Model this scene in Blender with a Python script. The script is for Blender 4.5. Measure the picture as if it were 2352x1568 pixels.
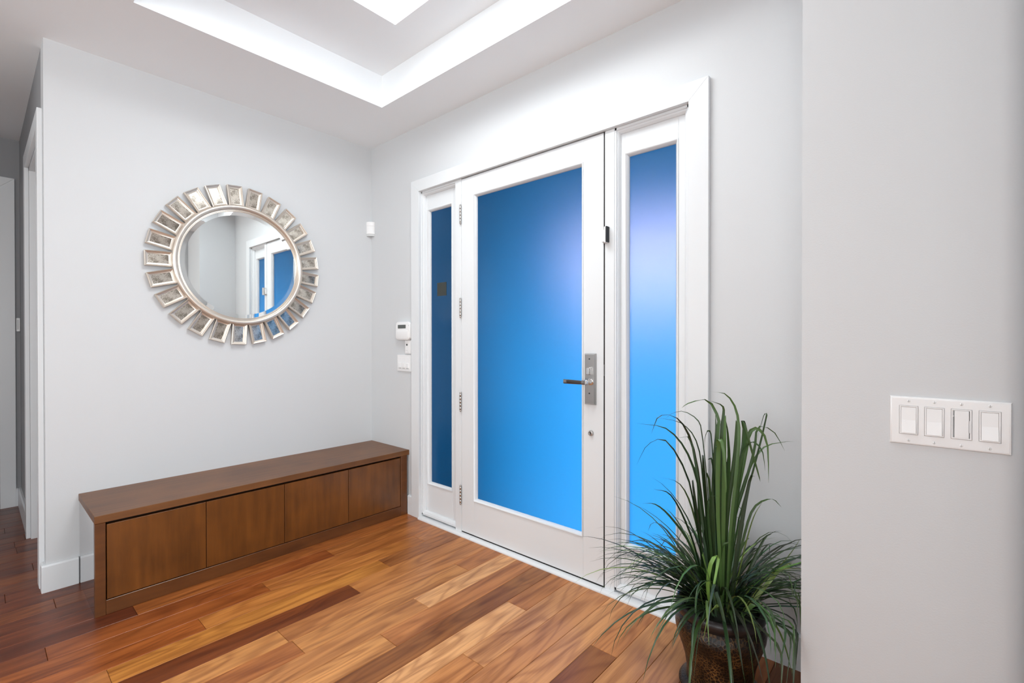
import bpy, bmesh, math, random
from mathutils import Vector, Matrix
from math import sin, cos, pi, radians

for o in list(bpy.data.objects):
    bpy.data.objects.remove(o, do_unlink=True)
SC = bpy.context.scene
COL = SC.collection

# ------------------------------------------------------------------ camera
cd = bpy.data.cameras.new('camera'); cam = bpy.data.objects.new('camera', cd); COL.objects.link(cam)
cd.sensor_fit = 'HORIZONTAL'; cd.sensor_width = 36.0; cd.lens = 16.6154
cd.clip_start = 0.02; cd.clip_end = 200
cam.location = (2.87311, -1.80659, 1.09616)
_F = Vector((-0.66006748, 0.75118831, -0.00520051)); _R = Vector((0.7512, 0.66007446, -0.00047853)); _U = _R.cross(_F)
cam.matrix_world = Matrix(((_R.x, _U.x, -_F.x, cam.location.x), (_R.y, _U.y, -_F.y, cam.location.y),
                           (_R.z, _U.z, -_F.z, cam.location.z), (0, 0, 0, 1)))
SC.camera = cam

# ------------------------------------------------------------------ world, lights, exposure
SC.view_settings.view_transform = 'Standard'; SC.view_settings.look = 'None'
SC.view_settings.gamma = 1.0; SC.view_settings.exposure = 0.19
SC.view_settings.use_curve_mapping = False
SC.cycles.use_denoising = True; SC.cycles.use_adaptive_sampling = True; SC.cycles.adaptive_threshold = 0.015
SC.cycles.max_bounces = 9; SC.cycles.diffuse_bounces = 6; SC.cycles.glossy_bounces = 4
SC.cycles.transmission_bounces = 4; SC.cycles.transparent_max_bounces = 8
SC.cycles.sample_clamp_indirect = 6.0
SC.cycles.caustics_reflective = False; SC.cycles.caustics_refractive = False

W = bpy.data.worlds.new('sky'); SC.world = W; W.use_nodes = True
wb = W.node_tree.nodes['Background']
wb.inputs[0].default_value = (0.56, 0.72, 0.74, 1); wb.inputs[1].default_value = 0.72

SKY_STRENGTH = 12.6        # skylight lens
BACK_FILL_POWER = 57.0   # fill light at each added window behind the camera

def area_light(name, loc, rot, sx, sy, power, colr=(1, 1, 1)):
    l = bpy.data.lights.new(name, 'AREA'); l.shape = 'RECTANGLE'; l.size = sx; l.size_y = sy
    l.energy = power; l.color = colr
    o = bpy.data.objects.new(name, l); COL.objects.link(o); o.location = loc; o.rotation_euler = rot
    return o
# fill light added behind the camera, at two made-up windows of the unseen room
BACK_Y = -5.6
area_light('window_fill', (1.3, BACK_Y - 0.10, 1.35), (radians(128), 0, 0), 1.55, 1.75, BACK_FILL_POWER, (0.95, 0.98, 1.0))
area_light('window_fill', (4.0, BACK_Y - 0.10, 1.35), (radians(128), 0, 0), 1.55, 1.75, BACK_FILL_POWER, (0.95, 0.98, 1.0))

# light added to brighten the mirror wall, at a made-up window on the right
area_light('window_fill', (5.40, -2.5, 1.35), (0, radians(118), 0), 1.75, 2.1, 92.0, (0.95, 0.98, 1.0))
# hazy low sun outside the entrance; the porch roof and an added wall shade the top and left of the glass
sl = bpy.data.lights.new('hazy_sun', 'SUN'); sl.energy = 5.4; sl.angle = radians(20); sl.color = (1.0, 0.90, 0.97)
so = bpy.data.objects.new('hazy_sun', sl); COL.objects.link(so)
so.rotation_euler = (-Vector((0.44, -0.90, -0.27))).to_track_quat('Z', 'Y').to_euler()

# ------------------------------------------------------------------ materials
def mat(name):
    m = bpy.data.materials.new(name); m.use_nodes = True
    nt = m.node_tree; b = nt.nodes['Principled BSDF']
    return m, nt, b
def node(nt, t, **kw):
    n = nt.nodes.new(t)
    for k, v in kw.items():
        if k in n.inputs: n.inputs[k].default_value = v
        else: setattr(n, k, v)
    return n
def simple(name, col, rough=0.5, metal=0.0, coat=0.0, spec=0.5):
    m, nt, b = mat(name)
    b.inputs['Base Color'].default_value = (*col, 1); b.inputs['Roughness'].default_value = rough
    b.inputs['Metallic'].default_value = metal; b.inputs['Coat Weight'].default_value = coat
    b.inputs['Specular IOR Level'].default_value = spec
    return m
def paint(name, col, rough, scale=260.0, strength=0.05, dist=0.001):
    m, nt, b = mat(name)
    tc = node(nt, 'ShaderNodeTexCoord')
    n = node(nt, 'ShaderNodeTexNoise', Scale=scale, Detail=3.0)
    n2 = node(nt, 'ShaderNodeTexNoise', Scale=1.7, Detail=2.0)
    nt.links.new(tc.outputs['Object'], n.inputs['Vector']); nt.links.new(tc.outputs['Object'], n2.inputs['Vector'])
    bp = node(nt, 'ShaderNodeBump', Strength=strength, Distance=dist)
    nt.links.new(n.outputs['Fac'], bp.inputs['Height']); nt.links.new(bp.outputs['Normal'], b.inputs['Normal'])
    mx = node(nt, 'ShaderNodeMix', data_type='RGBA')
    mx.inputs['A'].default_value = (*[c * 0.985 for c in col], 1); mx.inputs['B'].default_value = (*[min(1, c * 1.015) for c in col], 1)
    nt.links.new(n2.outputs['Fac'], mx.inputs['Factor']); nt.links.new(mx.outputs['Result'], b.inputs['Base Color'])
    b.inputs['Roughness'].default_value = rough; b.inputs['Specular IOR Level'].default_value = 0.3
    return m
M = {}
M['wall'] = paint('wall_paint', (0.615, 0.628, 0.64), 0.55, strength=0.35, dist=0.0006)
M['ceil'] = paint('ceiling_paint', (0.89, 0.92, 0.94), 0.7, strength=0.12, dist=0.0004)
M['hallwall'] = paint('hall_wall_dimmed', (0.30, 0.305, 0.315), 0.6, strength=0.3, dist=0.0006)  # wall paint darkened; the hall's dimness is put into the colour
M['trim'] = paint('trim_paint', (0.725, 0.745, 0.76), 0.32, scale=90, strength=0.06, dist=0.0004)
M['plastic'] = simple('white_plastic', (0.82, 0.82, 0.82), 0.3)
M['plastic_g'] = simple('pale_grey_plastic', (0.55, 0.56, 0.56), 0.4)
M['rubber'] = simple('black_rubber', (0.012, 0.012, 0.014), 0.6)
M['gap'] = simple('dark_gap_strip', (0.012, 0.010, 0.010), 0.8)
M['lcd'] = simple('lcd_glass', (0.09, 0.10, 0.095), 0.25)
M['chrome'] = simple('polished_chrome', (0.72, 0.71, 0.70), 0.10, 1.0)
M['nickel'] = simple('satin_nickel', (0.50, 0.49, 0.48), 0.28, 1.0)
M['hinge'] = simple('hinge_steel', (0.50, 0.48, 0.46), 0.25, 1.0)
M['mirror'] = simple('mirror_silver', (0.92, 0.95, 0.94), 0.015, 1.0)
M['endpanel'] = simple('polished_end_panel', (0.55, 0.53, 0.54), 0.05, 1.0)
M['soil'] = simple('dark_moss', (0.012, 0.016, 0.008), 0.95)
M['concrete'] = paint('porch_concrete', (0.55, 0.60, 0.66), 0.8, scale=30, strength=0.2)
M['soffit'] = paint('porch_soffit_paint', (0.42, 0.36, 0.33), 0.7)
M['shade_wall'] = paint('shade_wall_render', (0.16, 0.22, 0.24), 0.8)
M['brick'] = paint('neighbour_render', (0.80, 0.50, 0.45), 0.8)
M['lawn'] = paint('lawn', (0.10, 0.22, 0.10), 0.9, scale=60)

def emission(name, col, s):
    m = bpy.data.materials.new(name); m.use_nodes = True; nt = m.node_tree; nt.nodes.clear()
    e = node(nt, 'ShaderNodeEmission'); e.inputs[0].default_value = (*col, 1); e.inputs[1].default_value = s
    o = node(nt, 'ShaderNodeOutputMaterial'); nt.links.new(e.outputs[0], o.inputs[0]); return m
M['skylens'] = emission('skylight_lens', (0.94, 0.98, 1.0), SKY_STRENGTH)

def frosted():
    m = bpy.data.materials.new('frosted_glass'); m.use_nodes = True; nt = m.node_tree; nt.nodes.clear()
    out = node(nt, 'ShaderNodeOutputMaterial')
    tr = node(nt, 'ShaderNodeBsdfTranslucent'); tr.inputs[0].default_value = (0.095, 0.58, 0.92, 1)  # blue of the daylight outside is put into this tint
    rf = node(nt, 'ShaderNodeBsdfRefraction'); rf.inputs[0].default_value = (0.88, 0.82, 0.98, 1)
    rf.inputs['Roughness'].default_value = 0.55; rf.inputs['IOR'].default_value = 1.3
    gl = node(nt, 'ShaderNodeBsdfGlossy'); gl.inputs[0].default_value = (0.9, 0.95, 1, 1); gl.inputs['Roughness'].default_value = 0.16
    m1 = node(nt, 'ShaderNodeMixShader'); m1.inputs[0].default_value = 0.17
    nt.links.new(tr.outputs[0], m1.inputs[1]); nt.links.new(rf.outputs[0], m1.inputs[2])
    fr = node(nt, 'ShaderNodeFresnel', IOR=1.45)
    mul = node(nt, 'ShaderNodeMath', operation='MULTIPLY'); mul.inputs[1].default_value = 0.6
    nt.links.new(fr.outputs[0], mul.inputs[0])
    m2 = node(nt, 'ShaderNodeMixShader'); nt.links.new(mul.outputs[0], m2.inputs[0])
    nt.links.new(m1.outputs[0], m2.inputs[1]); nt.links.new(gl.outputs[0], m2.inputs[2])
    tc = node(nt, 'ShaderNodeTexCoord'); n = node(nt, 'ShaderNodeTexNoise', Scale=420.0, Detail=2.0)
    nt.links.new(tc.outputs['Object'], n.inputs['Vector'])
    bp = node(nt, 'ShaderNodeBump', Strength=0.25, Distance=0.001)
    nt.links.new(n.outputs['Fac'], bp.inputs['Height'])
    nt.links.new(bp.outputs[0], gl.inputs['Normal']); nt.links.new(bp.outputs[0], rf.inputs['Normal'])
    nt.links.new(m2.outputs[0], out.inputs[0])
    return m
M['frost'] = frosted()

def ramp(nt, stops):
    r = node(nt, 'ShaderNodeValToRGB'); e = r.color_ramp.elements
    while len(e) < len(stops): e.new(0.5)
    for i, (p, c) in enumerate(stops):
        e[i].position = p; e[i].color = (*c, 1) if len(c) == 3 else c
    return r

def plank_wood():
    """Floor board: the board's own tone is its object colour; grain runs along Y."""
    m, nt, b = mat('hardwood_board'); L = nt.links.new
    oi = node(nt, 'ShaderNodeObjectInfo'); tc = node(nt, 'ShaderNodeTexCoord')
    off = node(nt, 'ShaderNodeMath', operation='MULTIPLY'); off.inputs[1].default_value = 57.0
    L(oi.outputs['Random'], off.inputs[0])
    cb = node(nt, 'ShaderNodeCombineXYZ'); L(off.outputs[0], cb.inputs[0]); L(off.outputs[0], cb.inputs[1]); L(off.outputs[0], cb.inputs[2])
    add = node(nt, 'ShaderNodeVectorMath', operation='ADD'); L(tc.outputs['Object'], add.inputs[0]); L(cb.outputs[0], add.inputs[1])
    # fine pores
    mp = node(nt, 'ShaderNodeMapping'); mp.inputs['Scale'].default_value = (120, 5, 40); L(add.outputs[0], mp.inputs[0])
    fine = node(nt, 'ShaderNodeTexNoise', Scale=1.0, Detail=4.0, Roughness=0.6); L(mp.outputs[0], fine.inputs['Vector'])
    # cathedral figure: distorted contour lines
    mp2 = node(nt, 'ShaderNodeMapping'); mp2.inputs['Scale'].default_value = (9.0, 1.5, 4); L(add.outputs[0], mp2.inputs[0])
    big = node(nt, 'ShaderNodeTexNoise', Scale=1.0, Detail=1.5, Roughness=0.45, Distortion=0.35); L(mp2.outputs[0], big.inputs['Vector'])
    k = node(nt, 'ShaderNodeMath', operation='MULTIPLY'); k.inputs[1].default_value = 62.0; L(big.outputs['Fac'], k.inputs[0])
    s = node(nt, 'ShaderNodeMath', operation='SINE'); L(k.outputs[0], s.inputs[0])
    sr = node(nt, 'ShaderNodeMapRange'); sr.inputs[1].default_value = -1; sr.inputs[2].default_value = 1; L(s.outputs[0], sr.inputs[0])
    pw = node(nt, 'ShaderNodeMath', operation='POWER'); pw.inputs[1].default_value = 2.2; L(sr.outputs[0], pw.inputs[0])
    # broad streaks
    mp3 = node(nt, 'ShaderNodeMapping'); mp3.inputs['Scale'].default_value = (26, 2.2, 8); L(add.outputs[0], mp3.inputs[0])
    st = node(nt, 'ShaderNodeTexNoise', Scale=1.0, Detail=3.0, Roughness=0.55); L(mp3.outputs[0], st.inputs['Vector'])
    r1 = ramp(nt, [(0.30, (0.52, 0.42, 0.36)), (0.55, (1, 1, 1)), (0.78, (1.18, 1.16, 1.10))]); L(st.outputs['Fac'], r1.inputs[0])
    m1 = node(nt, 'ShaderNodeMix', data_type='RGBA', blend_type='MULTIPLY'); m1.inputs['Factor'].default_value = 0.8
    L(oi.outputs['Color'], m1.inputs['A']); L(r1.outputs[0], m1.inputs['B'])
    m2 = node(nt, 'ShaderNodeMix', data_type='RGBA', blend_type='MULTIPLY')
    fk = node(nt, 'ShaderNodeMath', operation='MULTIPLY'); fk.inputs[1].default_value = 0.42; L(pw.outputs[0], fk.inputs[0])
    L(fk.outputs[0], m2.inputs['Factor']); L(m1.outputs['Result'], m2.inputs['A']); m2.inputs['B'].default_value = (0.42, 0.28, 0.20, 1)
    r2 = ramp(nt, [(0.32, (0.66, 0.58, 0.52)), (0.52, (1, 1, 1))]); L(fine.outputs['Fac'], r2.inputs[0])
    m3 = node(nt, 'ShaderNodeMix', data_type='RGBA', blend_type='MULTIPLY'); m3.inputs['Factor'].default_value = 0.55
    L(m2.outputs['Result'], m3.inputs['A']); L(r2.outputs[0], m3.inputs['B'])
    L(m3.outputs['Result'], b.inputs['Base Color'])
    b.inputs['Roughness'].default_value = 0.32; b.inputs['Coat Weight'].default_value = 0.10; b.inputs['Coat Roughness'].default_value = 0.16
    b.inputs['Specular IOR Level'].default_value = 0.28
    bp = node(nt, 'ShaderNodeBump', Strength=0.08, Distance=0.0006); L(fine.outputs['Fac'], bp.inputs['Height']); L(bp.outputs[0], b.inputs['Normal'])
    return m
M['plank'] = plank_wood()

def cabinet_wood(name, c0, c1, scale, rough=0.33, coat=0.2):
    m, nt, b = mat(name); L = nt.links.new
    tc = node(nt, 'ShaderNodeTexCoord'); oi = node(nt, 'ShaderNodeObjectInfo')
    off = node(nt, 'ShaderNodeMath', operation='MULTIPLY'); off.inputs[1].default_value = 31.0; L(oi.outputs['Random'], off.inputs[0])
    cb = node(nt, 'ShaderNodeCombineXYZ'); L(off.outputs[0], cb.inputs[1]); L(off.outputs[0], cb.inputs[2])
    add = node(nt, 'ShaderNodeVectorMath', operation='ADD'); L(tc.outputs['Object'], add.inputs[0]); L(cb.outputs[0], add.inputs[1])
    mp = node(nt, 'ShaderNodeMapping'); mp.inputs['Scale'].default_value = scale; L(add.outputs[0], mp.inputs[0])
    n = node(nt, 'ShaderNodeTexNoise', Scale=1.0, Detail=5.0, Roughness=0.6); L(mp.outputs[0], n.inputs['Vector'])
    blot = node(nt, 'ShaderNodeTexNoise', Scale=5.0, Detail=2.0); L(add.outputs[0], blot.inputs['Vector'])
    mixf = node(nt, 'ShaderNodeMath', operation='ADD'); L(n.outputs['Fac'], mixf.inputs[0]); L(blot.outputs['Fac'], mixf.inputs[1])
    r = ramp(nt, [(0.36, c0), (0.64, c1)])
    h = node(nt, 'ShaderNodeMath', operation='MULTIPLY'); h.inputs[1].default_value = 0.5; L(mixf.outputs[0], h.inputs[0])
    L(h.outputs[0], r.inputs[0]); L(r.outputs[0], b.inputs['Base Color'])
    b.inputs['Roughness'].default_value = rough; b.inputs['Coat Weight'].default_value = coat; b.inputs['Coat Roughness'].default_value = 0.2
    return m
M['bench_top'] = cabinet_wood('stained_top', (0.105, 0.038, 0.010), (0.185, 0.072, 0.020), (70, 2.5, 30), 0.42, 0.04)
M['bench_door'] = cabinet_wood('stained_panel', (0.088, 0.028, 0.004), (0.178, 0.059, 0.009), (40, 30, 3))
M['bench_rail'] = cabinet_wood('stained_rail', (0.080, 0.026, 0.007), (0.145, 0.050, 0.013), (40, 4, 30))
M['bench_dark'] = simple('bench_shadow_gap', (0.02, 0.008, 0.004), 0.7)

def champagne():
    m, nt, b = mat('champagne_metal')
    b.inputs['Base Color'].default_value = (0.71, 0.64, 0.565, 1); b.inputs['Metallic'].default_value = 0.75
    b.inputs['Roughness'].default_value = 0.36
    return m
M['champ'] = champagne()
def antique():
    m, nt, b = mat('antiqued_mirror'); L = nt.links.new
    tc = node(nt, 'ShaderNodeTexCoord'); n = node(nt, 'ShaderNodeTexNoise', Scale=190.0, Detail=4.0, Roughness=0.7)
    L(tc.outputs['Object'], n.inputs['Vector'])
    n2 = node(nt, 'ShaderNodeTexNoise', Scale=26.0, Detail=2.0); L(tc.outputs['Object'], n2.inputs['Vector'])
    ad = node(nt, 'ShaderNodeMath', operation='ADD'); L(n.outputs['Fac'], ad.inputs[0]); L(n2.outputs['Fac'], ad.inputs[1])
    r = ramp(nt, [(0.86, (0.34, 0.30, 0.25)), (1.0, (0.70, 0.64, 0.56))])
    h = node(nt, 'ShaderNodeMath', operation='MULTIPLY'); h.inputs[1].default_value = 0.95; L(ad.outputs[0], h.inputs[0])
    L(h.outputs[0], r.inputs[0]); L(r.outputs[0], b.inputs['Base Color'])
    b.inputs['Metallic'].default_value = 0.9; b.inputs['Roughness'].default_value = 0.14
    return m
M['antique'] = antique()

def bronze():
    m, nt, b = mat('hammered_bronze'); L = nt.links.new
    tc = node(nt, 'ShaderNodeTexCoord')
    v = node(nt, 'ShaderNodeTexVoronoi', feature='DISTANCE_TO_EDGE', Scale=95.0); L(tc.outputs['Object'], v.inputs['Vector'])
    n = node(nt, 'ShaderNodeTexNoise', Scale=14.0, Detail=3.0); L(tc.outputs['Object'], n.inputs['Vector'])
    r = ramp(nt, [(0.02, (0.26, 0.15, 0.055)), (0.09, (0.030, 0.014, 0.007)), (0.4, (0.014, 0.007, 0.005))]); L(v.outputs['Distance'], r.inputs[0])
    r2 = ramp(nt, [(0.40, (0.12, 0.10, 0.09)), (0.66, (1.0, 0.9, 0.75))]); L(n.outputs['Fac'], r2.inputs[0])
    mx = node(nt, 'ShaderNodeMix', data_type='RGBA', blend_type='MULTIPLY'); mx.inputs['Factor'].default_value = 1.0
    L(r.outputs[0], mx.inputs['A']); L(r2.outputs[0], mx.inputs['B']); L(mx.outputs['Result'], b.inputs['Base Color'])
    b.inputs['Roughness'].default_value = 0.38; b.inputs['Metallic'].default_value = 0.25
    bp = node(nt, 'ShaderNodeBump', Strength=0.7, Distance=0.002, invert=True); L(v.outputs['Distance'], bp.inputs['Height']); L(bp.outputs[0], b.inputs['Normal'])
    return m
M['bronze'] = bronze()
M['bronze_rim'] = simple('dark_bronze_rim', (0.022, 0.018, 0.018), 0.33, 0.3)
def blade_mat():
    m, nt, b = mat('grass_blade'); L = nt.links.new
    oi = node(nt, 'ShaderNodeObjectInfo'); L(oi.outputs['Color'], b.inputs['Base Color'])
    b.inputs['Roughness'].default_value = 0.38; b.inputs['Specular IOR Level'].default_value = 0.4
    return m
M['blade'] = blade_mat()

# ------------------------------------------------------------------ mesh helpers
class MB:
    def __init__(s): s.v = []; s.f = []
    def add(s, vs, fs):
        k = len(s.v); s.v += [tuple(p) for p in vs]; s.f += [tuple(i + k for i in f) for f in fs]; return s
    def box(s, x0, x1, y0, y1, z0, z1):
        return s.add([(x0, y0, z0), (x1, y0, z0), (x1, y1, z0), (x0, y1, z0), (x0, y0, z1), (x1, y0, z1), (x1, y1, z1), (x0, y1, z1)],
                     [(0, 3, 2, 1), (4, 5, 6, 7), (0, 1, 5, 4), (1, 2, 6, 5), (2, 3, 7, 6), (3, 0, 4, 7)])
    def prism(s, poly, axis, a, b):
        """extrude a 2D polygon along axis between a and b (poly coords are the two other axes in x,y,z order)"""
        def p(u, w, t):
            return {'x': (t, u, w), 'y': (u, t, w), 'z': (u, w, t)}[axis]
        n = len(poly)
        vs = [p(u, w, a) for u, w in poly] + [p(u, w, b) for u, w in poly]
        fs = [tuple(range(n))[::-1], tuple(range(n, 2 * n))] + [(i, (i + 1) % n, n + (i + 1) % n, n + i) for i in range(n)]
        return s.add(vs, fs)
    def frame(s, x0, x1, z0, z1, prof):
        """mitred frame in the XZ plane round an opening; prof = closed list of (outward offset, y)"""
        n = len(prof); vs = []
        for cx, cz, sx, sz in ((x0, z0, -1, -1), (x1, z0, 1, -1), (x1, z1, 1, 1), (x0, z1, -1, 1)):
            vs += [(cx + sx * o, y, cz + sz * o) for o, y in prof]
        fs = []
        for c in range(4):
            d = (c + 1) % 4
            for i in range(n):
                j = (i + 1) % n
                fs.append((c * n + i, d * n + i, d * n + j, c * n + j))
        return s.add(vs, fs)
    def lathe(s, prof, n=32, c=(0, 0, 0), axis='z', cap=True):
        vs = []
        for r, h in prof:
            for i in range(n):
                a = 2 * pi * i / n
                p = {'z': (r * cos(a), r * sin(a), h), 'y': (r * cos(a), h, r * sin(a)), 'x': (h, r * cos(a), r * sin(a))}[axis]
                vs.append((p[0] + c[0], p[1] + c[1], p[2] + c[2]))
        fs = []
        for k in range(len(prof) - 1):
            for i in range(n):
                j = (i + 1) % n
                fs.append((k * n + i, k * n + j, (k + 1) * n + j, (k + 1) * n + i))
        if cap:
            fs.append(tuple(range(n))[::-1]); m = (len(prof) - 1) * n; fs.append(tuple(range(m, m + n)))
        return s.add(vs, fs)
    def build(s, name, m, parent=None, bevel=0.0, seg=2, smooth=False, origin=None):
        me = bpy.data.meshes.new(name)
        ox, oy, oz = origin or (0, 0, 0)
        me.from_pydata([(x - ox, y - oy, z - oz) for x, y, z in s.v], [], s.f); me.update()
        bm = bmesh.new(); bm.from_mesh(me)
        bmesh.ops.recalc_face_normals(bm, faces=bm.faces)
        if bevel > 0:
            ed = [e for e in bm.edges if len(e.link_faces) == 2 and e.calc_face_angle(0) > 0.5]
            bmesh.ops.bevel(bm, geom=ed, offset=bevel, segments=seg, profile=0.5, affect='EDGES', clamp_overlap=True)
        bm.to_mesh(me); bm.free()
        if smooth:
            for p in me.polygons: p.use_smooth = True
        me.materials.append(M[m] if isinstance(m, str) else m)
        o = bpy.data.objects.new(name, me); COL.objects.link(o)
        if origin: o.location = origin
        if parent: o.parent = parent
        return o
def empty(name, loc=(0, 0, 0)):
    o = bpy.data.objects.new(name, None); COL.objects.link(o); o.empty_display_size = 0.1; o.location = loc
    return o
def tag(o, label, cat, group=None, kind=None):
    o['label'] = label; o['category'] = cat
    if group: o['group'] = group
    if kind: o['kind'] = kind
    return o
def smooth_auto(o, ang=0.7):
    me = o.data
    for p in me.polygons: p.use_smooth = True
    bm = bmesh.new(); bm.from_mesh(me)
    for e in bm.edges:
        e.smooth = not (len(e.link_faces) == 2 and e.calc_face_angle(0) > ang)
    bm.to_mesh(me); bm.free()
    return o

HC = 2.40       # ceiling height
YH = -1.605     # plane of the hall wall (end of the mirror wall)
XE = -1.63      # end wall of the hall
XR = 2.617      # end of the switch wall
YS = -0.323     # face of the switch wall

# ------------------------------------------------------------------ walls
b = MB(); b.box(-0.115, 0.0, YH, 0.14, -0.02, HC + 0.02)
tag(b.build('wall_left', 'wall'), 'pale grey wall with the round mirror, above the bench', 'wall', kind='structure')

OX0, OX1, OZ = 0.50, 2.235, 2.03     # rough opening of the entrance
b = MB()
b.box(0.0, OX0, 0, 0.14, -0.02, HC + 0.02); b.box(OX1, 3.2, 0, 0.14, -0.02, HC + 0.02); b.box(OX0, OX1, 0, 0.14, OZ, HC + 0.02)
tag(b.build('wall_front', 'wall'), 'pale grey wall around the white entrance door', 'wall', kind='structure')

# switch wall; outer corner rounded to imitate the shadow band at its edge
poly = [(XR, -0.001), (XR, YS)]
rb = 0.050; xe = 3.043
for i in range(9):
    a = -pi / 2 + (pi / 2) * i / 8
    poly.append((xe - rb + rb * cos(a), YS + rb + rb * sin(a)))
poly.append((xe, -0.001))
b = MB(); b.prism(poly, 'z', -0.02, HC + 0.02)
wr = b.build('wall_right', 'wall'); smooth_auto(wr, 0.5)
tag(wr, 'near pale grey wall with the wide switch plate at the right', 'wall', kind='structure')

# hall side wall with a cased opening, hall end wall, hall far side
HX0, HX1, HZ = -0.836, -0.125, 2.035
b = MB()
b.box(XE, HX0, YH, YH + 0.115, -0.02, HC + 0.02); b.box(HX0, HX1, YH, YH + 0.115, HZ, HC + 0.02)
b.box(HX1, -0.115, YH, YH + 0.115, -0.02, HC + 0.02)
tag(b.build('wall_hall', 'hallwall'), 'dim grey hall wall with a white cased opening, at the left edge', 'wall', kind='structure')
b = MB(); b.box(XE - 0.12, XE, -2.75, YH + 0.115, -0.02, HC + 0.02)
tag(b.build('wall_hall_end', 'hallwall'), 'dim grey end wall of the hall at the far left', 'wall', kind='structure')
b = MB(); b.box(XE - 0.12, 0.0, -2.87, -2.75, -0.02, HC + 0.02); b.box(-0.12, 0.0, BACK_Y, -2.87, -0.02, HC + 0.02)
tag(b.build('wall_hall_side', 'wall'), 'pale grey wall on the near side of the hall, out of view', 'wall', kind='structure')
# living room behind the camera: right wall, back wall with two added windows
b = MB(); b.box(5.3, 5.42, BACK_Y, -3.6, -0.02, HC + 0.02); b.box(5.3, 5.42, -1.4, 0.14, -0.02, HC + 0.02)
b.box(5.3, 5.42, -3.6, -1.4, -0.02, 0.45); b.box(5.3, 5.42, -3.6, -1.4, 2.25, HC + 0.02)
tag(b.build('wall_living_right', 'wall'), 'pale grey wall of the living room, out of view', 'wall', kind='structure')
b = MB(); b.box(3.16, 3.28, -1.08, 0.0, -0.02, HC + 0.02)  # unseen, added to block the right window's light from the switch wall
tag(b.build('wall_light_blocker', 'wall'), 'pale grey partition added to keep window light off the switch wall, out of view', 'wall', kind='structure')
b = MB(); b.box(3.2, 5.42, 0, 0.14, -0.02, HC + 0.02)
tag(b.build('wall_living_front', 'wall'), 'pale grey wall beyond the switch wall, out of view', 'wall', kind='structure')
b = MB()
b.box(-0.12, 0.5, BACK_Y - 0.14, BACK_Y, -0.02, HC + 0.02); b.box(2.1, 3.2, BACK_Y - 0.14, BACK_Y, -0.02, HC + 0.02)
b.box(4.8, 5.42, BACK_Y - 0.14, BACK_Y, -0.02, HC + 0.02)
for x0, x1 in ((0.5, 2.1), (3.2, 4.8)):
    b.box(x0, x1, BACK_Y - 0.14, BACK_Y, -0.02, 0.45); b.box(x0, x1, BACK_Y - 0.14, BACK_Y, 2.25, HC + 0.02)
tag(b.build('wall_back', 'wall'), 'pale grey wall with added windows behind the camera, out of view', 'wall', kind='structure')
for k, x0 in enumerate((0.5, 3.2)):
    w = empty('window_%d' % (k + 4), (x0 + 0.8, BACK_Y, 0.45))
    tag(w, ('left' if k else 'right') + ' white framed window added for fill light, out of view', 'window', kind='structure')
    MB().frame(x0 + 0.06, x0 + 1.54, 0.51, 2.19, [(0, BACK_Y - 0.05), (0.06, BACK_Y - 0.05), (0.06, BACK_Y + 0.02), (0, BACK_Y + 0.02)]).build('window_frame', 'trim', None, 0.003)
    o = bpy.context.scene.objects[-1] if False else [q for q in COL.objects if q.name.startswith('window_frame')][-1]
    o.parent = w; o.location = (-w.location.x, -w.location.y, -w.location.z)

w = empty('window_6', (5.3, -2.5, 0.45)); tag(w, 'wide white framed window added in the right wall for fill light, out of view', 'window', kind='structure')
for y0, y1, z0, z1 in ((-3.6, -1.4, 0.45, 0.51), (-3.6, -1.4, 2.19, 2.25), (-3.6, -3.54, 0.51, 2.19), (-1.46, -1.4, 0.51, 2.19)):
    o = MB().box(5.28, 5.35, y0, y1, z0, z1).build('window_frame', 'trim', None, 0.003)
    o.parent = w; o.location = (-w.location.x, -w.location.y, -w.location.z)

# ------------------------------------------------------------------ ceiling with tray and skylight
TX0, TX1, TY0, TY1, TZ = 0.560, 2.47, -1.394, -0.284, 2.577    # tray
KX0, KX1, KY0, KY1, KZ = 0.985, 2.04, -1.188, -0.490, 2.77      # skylight shaft
b = MB()
X0, X1, Y0, Y1 = XE - 0.12, 5.42, BACK_Y - 0.14, 0.14
b.box(X0, TX0, Y0, Y1, HC, HC + 0.3); b.box(TX1, X1, Y0, Y1, HC, HC + 0.3)
b.box(TX0, TX1, Y0, TY0, HC, HC + 0.3); b.box(TX0, TX1, TY1, Y1, HC, HC + 0.3)
b.box(TX0, KX0, TY0, TY1, TZ, TZ + 0.25); b.box(KX1, TX1, TY0, TY1, TZ, TZ + 0.25)
b.box(KX0, KX1, TY0, KY0, TZ, TZ + 0.25); b.box(KX0, KX1, KY1, TY1, TZ, TZ + 0.25)
tag(b.build('ceiling', 'ceil'), 'white ceiling with a recessed tray and skylight shaft', 'ceiling', kind='structure')
w3 = empty('window_3', (0.5 * (KX0 + KX1), 0.5 * (KY0 + KY1), KZ))
tag(w3, 'bright white skylight in the ceiling tray', 'skylight', kind='structure')
def child(o, p):
    o.parent = p; o.matrix_parent_inverse = Matrix.Translation(p.location).inverted(); return o
child(MB().box(KX0 + 0.004, KX1 - 0.004, KY0 + 0.004, KY1 - 0.004, KZ - 0.008, KZ).build('skylight_lens', 'skylens'), w3)
child(MB().box(KX0 - .0, KX1, KY0, KY1, KZ + 0.002, KZ + 0.03).build('curb_cover', 'trim'), w3)

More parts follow.
